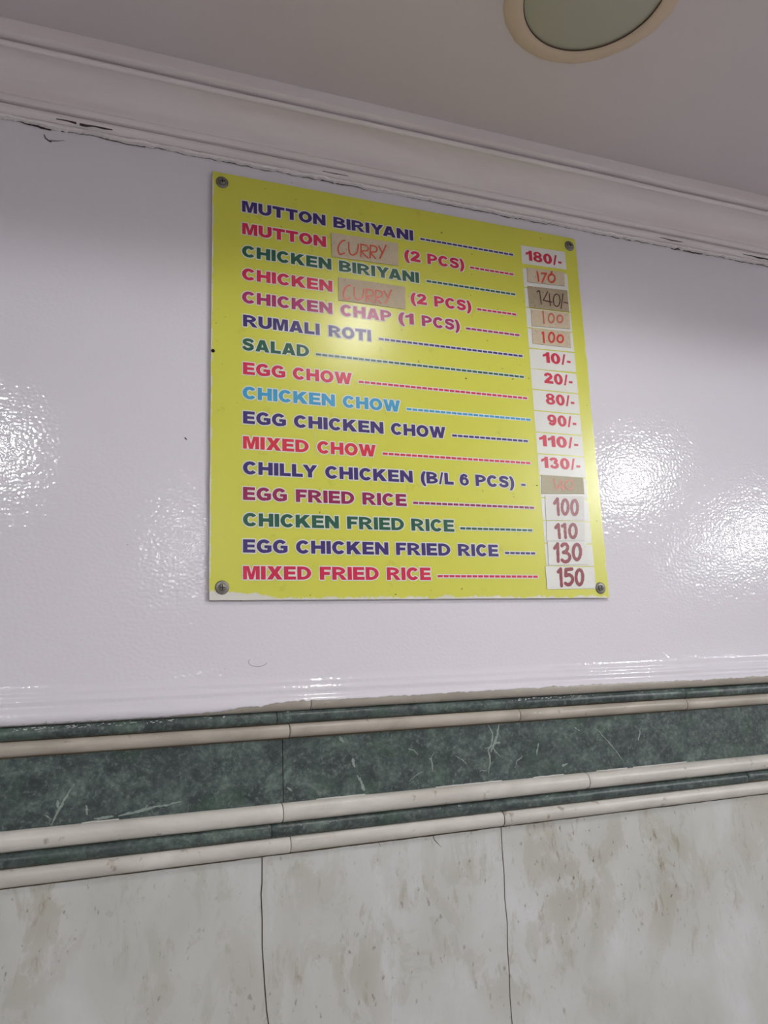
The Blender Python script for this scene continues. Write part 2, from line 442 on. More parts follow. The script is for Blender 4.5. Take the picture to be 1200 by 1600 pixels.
V = [([(.384, -.176), (.3905, -.186), (.389, -.198), (.382, -.209), (.384, -.222), (.380, -.240)], .0022, .0025),
     ([(.401, -.176), (.398, -.188), (.392, -.200), (.386, -.212)], .0030, .0035), ([(.390, -.205), (.394, -.213), (.401, -.219)], .0022, .0008),
     ([(.386, -.207), (.381, -.205), (.376, -.207)], .0012, .0006), ([(.401, -.200), (.394, -.200), (.390, -.204)], .004, .002), ([(.378, -.236), (.370, -.234), (.366, -.237)], .0014, .0007),
     ([(.300, -.206), (.294, -.214), (.297, -.222), (.296, -.230)], .0012, .0020), ([(.296, -.214), (.291, -.213)], .0014, .0008), ([(.282, -.229), (.270, -.234), (.262, -.240)], .0014, .0008),
     ([(.262, -.198), (.270, -.201), (.276, -.207)], .0022, .0008), ([(.330, -.212), (.342, -.219), (.348, -.226)], .0014, .0008), ([(.436, -.220), (.427, -.226), (.421, -.235)], .0016, .0008),
     ([(-.149, -.208), (-.158, -.222), (-.165, -.236), (-.172, -.250)], .0012, .0030), ([(-.172, -.243), (-.180, -.238)], .0020, .0008), ([(-.166, -.224), (-.166, -.232)], .004, .003),
     ([(-.127, -.247), (-.115, -.247), (-.106, -.247)], .0024, .0030), ([(-.100, -.247), (-.086, -.245), (-.072, -.243), (-.060, -.241), (-.044, -.240)], .0030, .0036), ([(-.072, -.243), (-.068, -.237)], .0016, .0008),
     ([(-.044, -.240), (-.030, -.238)], .0026, .0008), ([(-.136, -.232), (-.134, -.243)], .0026, .0016), ([(.190, -.226), (.196, -.236), (.199, -.246)], .0030, .0050), ([(.184, -.205), (.187, -.216)], .0045, .0030),
     ([(.168, -.176), (.172, -.184)], .0050, .0030), ([(.640, -.196), (.637, -.206), (.634, -.213)], .0012, .0030), ([(.560, -.190), (.575, -.205), (.590, -.222), (.602, -.238)], .0010, .0018), ([(.524, -.187), (.534, -.193)], .0024, .0010),
     ([(.497, -.239), (.508, -.236)], .0036, .0030), ([(.462, -.205), (.458, -.222)], .0030, .0014), ([(.098, -.233), (.104, -.238)], .0030, .0018)]
for v in V: vein(*v)
# hairline of white paint along the lower joint
for xa, xb in ((.135, .20), (.62, .72), (.555, .61), (-.14, -.10), (.30, .40), (.45, .50)):
    ribbon(mb, [(x, -.2505 + .0006 * nz(x * 90)) for x in frange(xa, xb, .006)], -.0012, .0012, .0014, 3)
struct(mb, 'trim_9', [GREEN, GRIME, VEIN, WHITEP])

# dado slabs, their butt joints run a little crooked
mb = MB()
def edge(x0, dx, amp, seed):
    return [(x0 + dx * k / 40 + amp * nz(k * .21, seed) + amp * .5 * nz(k * .8, seed + 3) - amp * nz(0, seed), -.3085 - 1.2785 * k / 40) for k in range(41)]
E1 = [(.0655, -.3085), (.0652, -.340), (.0640, -.352), (.0652, -.380), (.0650, -.410), (.0665, -.432), (.0680, -.455), (.0700, -.480), (.0745, -.510), (.0800, -.560), (.0800, -ZB)]
E2 = [(.3935, -.3085), (.3928, -.340), (.3935, -.370), (.3920, -.400), (.3935, -.430), (.3915, -.460), (.3918, -.490), (.3905, -.520), (.3912, -.552), (.3905, -.60), (.391, -ZB)]
EL = [(X0, z) for _, z in E1]; ER = [(X1, z) for _, z in E2]
E0 = [(-.27, z) for _, z in E1]; E3 = [(1.25, z) for _, z in E2]
def slab(L, R_, y):
    for i in range(len(L) - 1):
        n = 6
        for k in range(n):
            f = lambda P, Q, t: (P[0] + (Q[0] - P[0]) * t, y, P[1] + (Q[1] - P[1]) * t)
            g0, g1 = .0003, .0003
            a, b = (L[i][0] + g0, L[i][1]), (R_[i][0] - g1, R_[i][1]); c, d = (L[i + 1][0] + g0, L[i + 1][1]), (R_[i + 1][0] - g1, R_[i + 1][1])
            mb.poly([f(a, b, k / n), f(c, d, k / n), f(c, d, (k + 1) / n), f(a, b, (k + 1) / n)])
slab(EL, E0, -.0012); slab(E0, E1, -.0010); slab(E1, E2, -.0016); slab(E2, E3, -.0012); slab(E3, ER, -.0012)
mb.poly([(X0, .003, -ZB), (X1, .003, -ZB), (X1, .003, -.30), (X0, .003, -.30)], 1)
# hairline cracks
ribbon(mb, [(.292, -.309), (.294, -.316), (.299, -.321), (.303, -.326)], -.0019, .0009, .0004, 1)
ribbon(mb, [(.215, -.309), (.219, -.316)], -.0019, .0006, .0004, 2)
for e in (E1, E2): ribbon(mb, [(x + .0006, z) for x, z in e], -.0017, .0008, .0008, 2)
struct(mb, 'wall_dado', [DADO, GRIME, STAIN])

HAND={
's170':[[(0.5229,0.5327),(0.5237,0.5264),(0.5242,0.516)],[(0.5309,0.5314),(0.5399,0.5321),(0.535,0.5236),(0.5308,0.5153)],[(0.5503,0.5325),(0.5527,0.5323),(0.5546,0.531),(0.5558,0.5289),(0.556,0.5262),(0.5553,0.5234),(0.5536,0.5208),(0.5514,0.519),(0.5489,0.518),(0.5465,0.5182),(0.5446,0.5195),(0.5434,0.5216),(0.5432,0.5243),(0.5439,0.5271),(0.5455,0.5296),(0.5477,0.5315),(0.5503,0.5325)],[(0.5511,0.5369),(0.5478,0.5308)]],
's140':[[(0.5194,0.4964),(0.5239,0.4987),(0.5249,0.487),(0.5255,0.4755)],[(0.5396,0.4996),(0.53,0.4833),(0.5459,0.4822)],[(0.5424,0.4966),(0.5423,0.4753)],[(0.5567,0.4981),(0.559,0.4976),(0.5609,0.4955),(0.5619,0.4921),(0.562,0.4879),(0.5611,0.4835),(0.5594,0.4797),(0.5571,0.477),(0.5545,0.4759),(0.5522,0.4764),(0.5503,0.4785),(0.5493,0.4819),(0.5492,0.4861),(0.5501,0.4904),(0.5518,0.4942),(0.5541,0.4969),(0.5567,0.4981)],[(0.5689,0.5004),(0.5627,0.4733)],[(0.5691,0.485),(0.5763,0.4848)]],
's100a':[[(0.5275,0.4634),(0.5275,0.4534),(0.5276,0.4427)],[(0.5429,0.4613),(0.5448,0.461),(0.5464,0.4595),(0.5473,0.4571),(0.5474,0.4541),(0.5467,0.451),(0.5453,0.4483),(0.5435,0.4464),(0.5414,0.4455),(0.5395,0.4459),(0.5379,0.4474),(0.537,0.4498),(0.5369,0.4527),(0.5376,0.4558),(0.539,0.4585),(0.5408,0.4605),(0.5429,0.4613)],[(0.5592,0.4607),(0.5612,0.4605),(0.5628,0.4594),(0.5638,0.4574),(0.5639,0.455),(0.5633,0.4525),(0.5619,0.4503),(0.5601,0.4487),(0.558,0.4479),(0.556,0.4482),(0.5545,0.4493),(0.5535,0.4512),(0.5534,0.4536),(0.554,0.4561),(0.5553,0.4584),(0.5572,0.46),(0.5592,0.4607)]],
's100b':[[(0.5227,0.425),(0.5248,0.4268),(0.5246,0.4181),(0.5247,0.4092)],[(0.5405,0.4282),(0.5424,0.4279),(0.5439,0.4263),(0.5448,0.4237),(0.5449,0.4206),(0.5442,0.4173),(0.5428,0.4145),(0.5409,0.4125),(0.5389,0.4116),(0.537,0.412),(0.5355,0.4136),(0.5346,0.4162),(0.5345,0.4193),(0.5352,0.4225),(0.5366,0.4253),(0.5384,0.4274),(0.5405,0.4282)],[(0.5565,0.4257),(0.5586,0.4255),(0.5603,0.4244),(0.5613,0.4224),(0.5615,0.4201),(0.5608,0.4176),(0.5594,0.4154),(0.5575,0.4138),(0.5553,0.4131),(0.5532,0.4133),(0.5516,0.4145),(0.5506,0.4164),(0.5504,0.4187),(0.5511,0.4212),(0.5525,0.4234),(0.5544,0.425),(0.5565,0.4257)]],
's140b':[[(0.5213,0.1838),(0.5223,0.1758),(0.5241,0.1659)],[(0.534,0.1818),(0.5272,0.1701),(0.5391,0.172)],[(0.5362,0.1812),(0.5357,0.1665)],[(0.5494,0.1832),(0.5521,0.1828),(0.5542,0.1813),(0.5555,0.1789),(0.5558,0.1761),(0.5549,0.1732),(0.5532,0.1707),(0.5507,0.169),(0.5479,0.1683),(0.5453,0.1688),(0.5431,0.1703),(0.5419,0.1726),(0.5416,0.1754),(0.5424,0.1783),(0.5442,0.1808),(0.5466,0.1825),(0.5494,0.1832)]],
'w100':[[(0.5188,0.1449),(0.5251,0.152),(0.5248,0.1414),(0.5244,0.1276)],[(0.5386,0.1511),(0.5406,0.1504),(0.5421,0.148),(0.543,0.1444),(0.543,0.1401),(0.5421,0.1359),(0.5406,0.1322),(0.5386,0.1297),(0.5364,0.1288),(0.5344,0.1296),(0.5328,0.1319),(0.532,0.1355),(0.532,0.1397),(0.5328,0.144),(0.5344,0.1477),(0.5364,0.1502),(0.5386,0.1511)],[(0.5558,0.1512),(0.5579,0.1504),(0.5594,0.148),(0.5603,0.1444),(0.5602,0.1401),(0.5594,0.1358),(0.5578,0.1321),(0.5558,0.1296),(0.5536,0.1287),(0.5515,0.1295),(0.55,0.1319),(0.5492,0.1354),(0.5492,0.1397),(0.55,0.144),(0.5516,0.1477),(0.5536,0.1502),(0.5558,0.1512)]],
'w110':[[(0.5173,0.1069),(0.5228,0.1119),(0.5228,0.1021),(0.5228,0.0917)],[(0.5292,0.1096),(0.5345,0.1126),(0.5339,0.1024),(0.5336,0.0919)],[(0.5489,0.113),(0.5512,0.1123),(0.5529,0.1101),(0.5539,0.1068),(0.554,0.1029),(0.5531,0.0989),(0.5514,0.0956),(0.5492,0.0933),(0.5468,0.0925),(0.5446,0.0932),(0.5428,0.0954),(0.5418,0.0987),(0.5418,0.1026),(0.5426,0.1065),(0.5443,0.1099),(0.5465,0.1121),(0.5489,0.113)]],
'w130':[[(0.5122,0.0751),(0.5185,0.0819),(0.5177,0.0696),(0.5169,0.0553)],[(0.5256,0.0792),(0.5287,0.0817),(0.5332,0.0818),(0.536,0.0783),(0.5347,0.0738),(0.5311,0.0705),(0.5271,0.0691),(0.5334,0.0686),(0.5377,0.0648),(0.5375,0.0596),(0.5329,0.0555),(0.5276,0.055),(0.5238,0.0574)],[(0.5529,0.0819),(0.5553,0.0811),(0.5572,0.0786),(0.5583,0.0748),(0.5583,0.0703),(0.5574,0.0658),(0.5555,0.062),(0.5531,0.0594),(0.5504,0.0585),(0.548,0.0594),(0.5461,0.0619),(0.545,0.0656),(0.545,0.0701),(0.546,0.0746),(0.5478,0.0784),(0.5502,0.081),(0.5529,0.0819)]],
'w150':[[(0.5153,0.0393),(0.5201,0.0437),(0.5195,0.0314),(0.5193,0.0184)],[(0.5401,0.0439),(0.5292,0.0429),(0.528,0.0337),(0.5346,0.035),(0.5394,0.0314),(0.5391,0.0257),(0.5339,0.0206),(0.5294,0.0202),(0.5263,0.0221)],[(0.5534,0.0428),(0.5556,0.042),(0.5573,0.0395),(0.5582,0.0358),(0.5582,0.0315),(0.5573,0.0272),(0.5556,0.0235),(0.5534,0.0211),(0.551,0.0202),(0.5488,0.0211),(0.5471,0.0235),(0.5462,0.0272),(0.5462,0.0315),(0.5471,0.0358),(0.5487,0.0395),(0.551,0.0419),(0.5534,0.0428)]],
'c1':[[(0.1935,0.5314),(0.1893,0.5297),(0.1847,0.5239),(0.1824,0.5154),(0.1848,0.5077),(0.1923,0.5108)],[(0.1994,0.5292),(0.1996,0.5152),(0.2036,0.5096),(0.2103,0.5132),(0.2129,0.519),(0.2145,0.5287)],[(0.2187,0.5294),(0.2177,0.5088)],[(0.2187,0.5294),(0.2266,0.5292),(0.2296,0.5259),(0.2281,0.5206),(0.2196,0.5179),(0.229,0.5088)],[(0.2337,0.5304),(0.2323,0.5096)],[(0.2337,0.5304),(0.2413,0.5298),(0.244,0.5265),(0.2416,0.521),(0.2339,0.5184),(0.2412,0.5098)],[(0.2469,0.5311),(0.2521,0.5218)],[(0.2585,0.5347),(0.2541,0.5237),(0.248,0.5113)]],
'c2':[[(0.1997,0.4601),(0.1956,0.4586),(0.191,0.453),(0.1887,0.4447),(0.1911,0.4372),(0.1986,0.4401)],[(0.2056,0.4579),(0.2058,0.4442),(0.2098,0.4386),(0.2164,0.442),(0.219,0.4476),(0.2205,0.457)],[(0.2247,0.4577),(0.2238,0.4375)],[(0.2247,0.4577),(0.2326,0.4573),(0.2355,0.454),(0.2341,0.4488),(0.2256,0.4464),(0.2349,0.4373)],[(0.2396,0.4583),(0.2382,0.438)],[(0.2396,0.4583),(0.2472,0.4576),(0.2498,0.4542),(0.2474,0.4489),(0.2397,0.4466),(0.247,0.438)],[(0.2527,0.4587),(0.2578,0.4495)],[(0.2642,0.4619),(0.2598,0.4513),(0.2538,0.4393)]],
}
# ------------------------------------------------------------------ lettering: heavy sans capitals drawn as outlines, cap height 1
def arc(cx, cy, rx, ry, a0, a1, n=14): return [(cx + rx * math.cos(math.radians(a0 + (a1 - a0) * i / n)), cy + ry * math.sin(math.radians(a0 + (a1 - a0) * i / n))) for i in range(n + 1)]
def rect(x0, y0, x1, y1): return [(x0, y0), (x1, y0), (x1, y1), (x0, y1)]
def strip(pts, w):
    s = stroke(pts, w); n = len(pts)
    return ('strip', s[:n], s[n:][::-1])
def stroke(pts, w):
    n = len(pts); L = []; R_ = []
    for i in range(n):
        a = Vector(pts[max(i - 1, 0)]); b = Vector(pts[min(i + 1, n - 1)]); d = (b - a).normalized()
        ww = w[i] if isinstance(w, (list, tuple)) else w
        L.append((pts[i][0] - d.y * ww / 2, pts[i][1] + d.x * ww / 2)); R_.append((pts[i][0] + d.y * ww / 2, pts[i][1] - d.x * ww / 2))
    return L + R_[::-1]
def dee(y0, y1, w, s, b, x0=0.0):
    h = y1 - y0; r = min(w * .62, w - s * .5); cx = w - r
    o = [(x0, y0)] + arc(cx, (y0 + y1) / 2, r, h / 2, -90, 90) + [(x0, y1)]
    ri = max(r - s * .98, .04)
    i = [(s, y0 + b)] + arc(cx, (y0 + y1) / 2, ri, h / 2 - b, -90, 90) + [(s, y1 - b)]
    return (o, [i])
S, B = .295, .21
def ring(cx, cy, rx, ry, sx, sy): return (arc(cx, cy, rx, ry, 0, 360, 32)[:-1], [arc(cx, cy, rx - sx, ry - sy, 0, 360, 32)[:-1]])
def cee(w, a0, a1):
    rx = w / 2; return (arc(rx, .5, rx, .52, a0, a1, 28) + arc(rx, .5, rx - S, .52 - .24, a1 - 2, a0 + 2, 28), [])
SPINE = [(.83, .73), (.74, .845), (.60, .895), (.44, .905), (.28, .875), (.165, .79), (.165, .665), (.27, .58), (.46, .525), (.66, .46), (.765, .37), (.765, .25), (.66, .15), (.47, .095), (.29, .115), (.16, .20), (.10, .315)]
GLYPH = {
 'A': (1.10, [([(0, 0), (.36, 1), (.74, 1), (1.10, 0), (.77, 0), (.715, .165), (.385, .165), (.33, 0)], [[(.455, .38), (.645, .38), (.55, .69)]])]),
 'B': (.99, [dee(0, .575, .99, S, .185), dee(.44, 1, .93, S, .185)]),
 'C': (1.00, [cee(1.02, 38, 322)]),
 'D': (1.02, [dee(0, 1, 1.02, S, B)]),
 'E': (.88, [([(0, 0), (.88, 0), (.88, .225), (.31, .225), (.31, .40), (.82, .40), (.82, .605), (.31, .605), (.31, .78), (.86, .78), (.86, 1), (0, 1)], [])]),
 'F': (.83, [([(0, 0), (.31, 0), (.31, .385), (.74, .385), (.74, .60), (.31, .60), (.31, .775), (.83, .775), (.83, 1), (0, 1)], [])]),
 'G': (1.08, [(arc(.53, .5, .53, .52, 38, 300, 28) + arc(.53, .5, .53 - S, .28, 298, 40, 28), []), ([(.56, .565), (1.07, .565), (1.07, .13), (.93, .05), (.76, 0), (.70, .20), (.78, .25), (.78, .36), (.56, .36)], [])]),
 'H': (1.03, [([(0, 0), (S, 0), (S, .38), (.715, .38), (.715, 0), (1.03, 0), (1.03, 1), (.715, 1), (.715, .63), (S, .63), (S, 1), (0, 1)], [])]),
 'I': (.315, [(rect(0, 0, .315, 1), [])]),
 'K': (1.10, [([(0, 0), (S, 0), (S, .25), (.42, .365), (.69, 0), (1.10, 0), (.645, .60), (1.05, 1), (.65, 1), (S, .655), (S, 1), (0, 1)], [])]),
 'L': (.80, [([(0, 0), (.80, 0), (.80, .245), (.31, .245), (.31, 1), (0, 1)], [])]),
 'M': (1.17, [([(0, 0), (.27, 0), (.27, .72), (.455, 0), (.715, 0), (.90, .72), (.90, 0), (1.17, 0), (1.17, 1), (.76, 1), (.585, .37), (.41, 1), (0, 1)], [])]),
 'N': (1.03, [([(0, 0), (.30, 0), (.30, .54), (.73, 0), (1.03, 0), (1.03, 1), (.73, 1), (.73, .46), (.30, 1), (0, 1)], [])]),
 'O': (1.08, [ring(.54, .5, .54, .52, S, .24)]),
 'P': (.95, [(rect(0, 0, .31, .5), []), dee(.345, 1, .95, S, .205)]),
 'R': (1.07, [(rect(0, 0, .31, .5), []), dee(.385, 1, .98, S, .20), ([(.33, .40), (.60, .42), (.80, .36), (1.09, 0), (.73, 0), (.51, .31), (.42, .385)], [])]),
 'S': (.93, [strip(SPINE, [.24, .25, .25, .24, .25, .27, .29, .28, .27, .28, .30, .29, .27, .24, .24, .25, .26])]),
 'T': (.96, [([(.32, 0), (.64, 0), (.64, .755), (.96, .755), (.96, 1), (0, 1), (0, .755), (.32, .755)], [])]),
 'U': (1.03, [([(0, 1), (0, .40)] + arc(.515, .40, .515, .42, 180, 360, 20) + [(1.03, 1), (.715, 1), (.715, .39)] + arc(.515, .39, .20, .17, 0, -180, 14) + [(.315, 1)], [])]),
 'W': (1.44, [([(.27, 0), (.58, 0), (.72, .53), (.86, 0), (1.17, 0), (1.44, 1), (1.14, 1), (1.01, .44), (.865, 1), (.575, 1), (.43, .44), (.30, 1), (0, 1)], [])]),
 'X': (1.12, [([(0, 0), (.385, 0), (.56, .31), (.735, 0), (1.12, 0), (.755, .52), (1.085, 1), (.71, 1), (.56, .72), (.41, 1), (.035, 1), (.365, .52)], [])]),
 'Y': (1.10, [([(.395, 0), (.705, 0), (.705, .42), (1.10, 1), (.745, 1), (.55, .66), (.355, 1), (0, 1), (.395, .42)], [])]),
 '(': (.40, [([(.40, 1.02)] + arc(.52, .40, .52, .72, 118, 242, 16) + [(.40, -.25)] + arc(.62, .385, .32, .66, 238, 122, 14), [])]),
 ')': (.40, [([(0, 1.02)] + arc(-.12, .40, .52, .72, 62, -62, 16) + [(0, -.25)] + arc(-.22, .385, .32, .66, -58, 58, 14), [])]),
 '/': (.40, [([(0, -.02), (.16, -.02), (.40, 1.02), (.24, 1.02)], [])]),
 '-': (.34, [(rect(0, .24, .34, .43), [])]),
 '0': (.86, [ring(.43, .5, .43, .52, .295, .20)]),
 '1': (.60, [([(.29, 0), (.60, 0), (.60, 1.02), (.36, 1.02), (.28, .90), (.14, .81), (0, .77), (0, .55), (.16, .59), (.29, .66)], [])]),
 '2': (.86, [strip([(.15, .67), (.19, .80), (.32, .89), (.48, .90), (.64, .84), (.69, .71), (.63, .56), (.47, .42), (.30, .29), (.17, .12)], [.29, .27, .25, .24, .27, .30, .29, .28, .28, .26]), (rect(.02, 0, .86, .235), [])]),
 '3': (.86, [strip([(.15, .72), (.22, .85), (.40, .90), (.58, .86), (.66, .75), (.60, .62), (.42, .545)], [.28, .25, .23, .25, .28, .26, .20]), strip([(.40, .535), (.60, .49), (.70, .36), (.68, .20), (.56, .12), (.42, .095), (.25, .14), (.15, .28)], [.20, .24, .29, .29, .25, .23, .25, .28])]),
 '6': (.87, [ring(.445, .34, .425, .36, .27, .185), strip([(.155, .36), (.165, .58), (.25, .80), (.42, .90), (.58, .87), (.70, .73)], [.31, .30, .28, .24, .24, .26])]),
 '8': (.88, [ring(.44, .285, .44, .305, .28, .175), ring(.44, .745, .40, .275, .26, .155)]),
 '9': (.87, [ring(.425, .66, .425, .36, .27, .185), strip([(.715, .64), (.705, .42), (.62, .20), (.45, .10), (.29, .13), (.17, .27)], [.31, .30, .28, .24, .24, .26])]),
}
GAP = .105
KERN = {'YA': -.15, 'LY': -.10, 'LA': .0, 'AL': .02, 'RO': -.02}
def kern(w, i): return KERN.get(w[i:i + 2], 0)
def word_width(w): return sum(GLYPH[c][0] for c in w) + GAP * (len(w) - 1) + sum(kern(w, i) for i in range(len(w) - 1))
def fill(mb, outer, holes, T, y, mi):
    loops = [outer] + holes
    flat = [T(*p) for lp in loops for p in lp]
    tris = tessellate_polygon([[Vector((p[0], p[1], 0)) for p in lp] for lp in loops])
    base = [mb.vert((x, y, z)) for x, z in flat]
    for t in tris:
        a, b, c = [flat[i] for i in t]
        ar = (b[0] - a[0]) * (c[1] - a[1]) - (b[1] - a[1]) * (c[0] - a[0])
        if abs(ar) < 1e-14: continue
        mb.face([base[i] for i in (t if ar > 0 else t[::-1])], mi)
def outset(loop, r):
    n = len(loop); ar = sum(loop[i][0] * loop[(i + 1) % n][1] - loop[(i + 1) % n][0] * loop[i][1] for i in range(n))
    if ar < 0: r = -r
    out = []
    for i in range(n):
        p = Vector(loop[i]); a = p - Vector(loop[i - 1]); c = Vector(loop[(i + 1) % n]) - p
        if a.length < 1e-9 or c.length < 1e-9: out.append(tuple(p)); continue
        a.normalize(); c.normalize(); na = Vector((a.y, -a.x)); nc = Vector((c.y, -c.x)); m = na + nc
        if m.length < 1e-6: m = na
        m.normalize(); k = min(1 / max(m.dot(na), .25), 1.6)
        q = p + m * r * k; out.append((q.x, q.y))
    return out
BOLD = .00012
def union(mb, faces, y, mi):
    """lay overlapping polygons down as one sheet of triangles that do not overlap"""
    vs, fs = [], []
    for f in faces:
        ar = sum(f[i][0] * f[(i + 1) % len(f)][1] - f[(i + 1) % len(f)][0] * f[i][1] for i in range(len(f)))
        if abs(ar) < 1e-12: continue
        fs.append(list(range(len(vs), len(vs) + len(f)))); vs += [Vector((p[0] * 1000, p[1] * 1000)) for p in (f if ar > 0 else f[::-1])]
    ov, oe, of, _, _, src = delaunay_2d_cdt(vs, [], fs, 1, 1e-4, True)
    ids = [mb.vert((v.x / 1000, y, v.y / 1000)) for v in ov]
    boxes = [(min(p[0] for p in f), max(p[0] for p in f), min(p[1] for p in f), max(p[1] for p in f), f) for f in faces]
    for t in of:
        cx, cy = sum(ov[i].x for i in t) / 3000, sum(ov[i].y for i in t) / 3000
        for xa, xb, ya, yb, f in boxes:
            if xa <= cx <= xb and ya <= cy <= yb:
                ins = False
                for i in range(len(f)):
                    (ax, ay), (bx, by) = f[i - 1][:2], f[i][:2]
                    if (ay > cy) != (by > cy) and cx < (bx - ax) * (cy - ay) / (by - ay) + ax: ins = not ins
                if ins: mb.face([ids[i] for i in t], mi); break
def tris(outer, holes):
    flat = [p for lp in [outer] + holes for p in lp]
    return [[flat[i] for i in t] for t in tessellate_polygon([[Vector((p[0], p[1], 0)) for p in lp] for lp in [outer] + holes])]
def border(loop, r):
    out = []; n = len(loop)
    for i in range(n):
        a, c = Vector(loop[i]), Vector(loop[(i + 1) % n]); d = c - a
        if d.length < 1e-7: continue
        d.normalize(); q = Vector((-d.y, d.x)) * r
        out.append([tuple(a + q), tuple(a - q), tuple(c - q), tuple(c + q)])
        out.append([(a.x + r * math.cos(t * PI / 4 + .2), a.y + r * math.sin(t * PI / 4 + .2)) for t in range(8)])
    return out
def put_word(mb, w, x0, x1, base, cap, y, r=.0016):
    """each letter a printed outline with its white border; layers a hair apart"""
    k = (x1 - x0) / word_width(w); x = x0
    for ci, ch in enumerate(w):
        gw, polys = GLYPH[ch]; lay = (ci % 2) * 1.5e-5
        M = lambda lp: [(x + px * k, base + py * cap) for px, py in lp]
        fills, edges = [], []
        for pc in polys:
            if pc[0] == 'strip':
                L, R_ = M(pc[1]), M(pc[2])
                fills += [[L[i], R_[i], R_[i + 1], L[i + 1]] for i in range(len(L) - 1)]; edges.append(L + R_[::-1])
            else:
                o, hs = M(pc[0]), [M(hl) for hl in pc[1]]
                fills += tris(outset(o, BOLD), [outset(hl, -BOLD) for hl in hs]); edges += [o] + hs
        if r: union(mb, fills + [q for e in edges for q in border(e, r)], y - lay, 0)
        union(mb, fills, y - .00018 - lay, 1)
        x += (gw + GAP + kern(w, ci)) * k

BY = -0.005
board = bpy.data.objects.new('menu_board', None); C.objects.link(board)
board.location = (0.0, 0.0, ZB)
board.empty_display_size = .05
tag(board, 'yellow acrylic menu board with coloured dish names and prices, screwed to the white wall', 'menu board')
# panel: thin sheet, its sides cut a little unevenly, upper right corner rounded
mb = MB(); ol = []
W, H = .6038, .6065
for k in range(41): ol.append((W * k / 40, .0004 * nz(k * .5, 1)))
for k in range(1, 40): ol.append((W + (.0004 + .0016 * nz(k * .22, 6) + .0005 * nz(k * .9, 2)) * min(1, k / 4), H * k / 40))
for t in frange(0, PI / 2, PI / 12): ol.append((W - .006 + .006 * math.cos(t), H - .006 + .006 * math.sin(t)))
for k in range(39, -1, -1): ol.append((W * k / 41, H + .0003 * nz(k * .4, 8)))
for k in range(39, 0, -1): ol.append((-.0006 + .0007 * nz(k * .45, 4), H * k / 40))
f = [mb.vert((x, BY, z)) for x, z in ol]; g = [mb.vert((x, -.0012, z)) for x, z in ol]
tr = tessellate_polygon([[Vector((x, z, 0)) for x, z in ol]])
for t in tr:
    a, b, c = [ol[i] for i in t]; ar = (b[0] - a[0]) * (c[1] - a[1]) - (b[1] - a[1]) * (c[0] - a[0])
    t = t if ar > 0 else t[::-1]
    mb.face([f[i] for i in t]); mb.face([g[i] for i in t[::-1]])
n = len(ol)
for i in range(n): mb.face((f[(i + 1) % n], f[i], g[i], g[(i + 1) % n]), 1)
SCRATCH = plain('pale_scratch', (206, 204, 160), 0.5, 0.3)
SPECK = plain('dirt_speck', (92, 86, 52), 0.8, 0.2)
SMUDGE = plain('olive_smudge', (160, 160, 62), 0.6, 0.2)
EDGE = plain('grey_sheet_edge', (150, 144, 140), 0.6, 0.3)
# scratch, smudges and specks of dirt on its face
ribbon(mb, [(.1415, .232), (.1420, .221), (.1422, .207), (.1432, .196)], BY - .0001, .0010, .0008, 2)
for x, z, w in [(.381, .334, .0022), (.4225, .4005, .0014), (.405, .545, .0014), (.4485, .157, .0012), (.449, .1525, .0012), (.131, .006, .0012), (.252, .0065, .0016), (.305, .012, .0010), (.12, .585, .0012), (.596, .31, .0012), (.594, .12, .0014), (.4915, .345, .0016), (.491, .172, .0018)]:
    mb.poly([(x + w * math.cos(t) * .8, BY - .0001, z + w * .5 * math.sin(t)) for t in [k * PI / 4 for k in range(8)]], 3)
for q in range(5): ribbon(mb, [(.378 + .004 * q, .3475 - .0004 * q), (.398 + .004 * q, .3482 - .0006 * q)], BY - .0001 - 1e-5 * q, .0006, .0004, 4)
mb.build('panel', [BOARD, EDGE, SCRATCH, SPECK, SMUDGE], board)

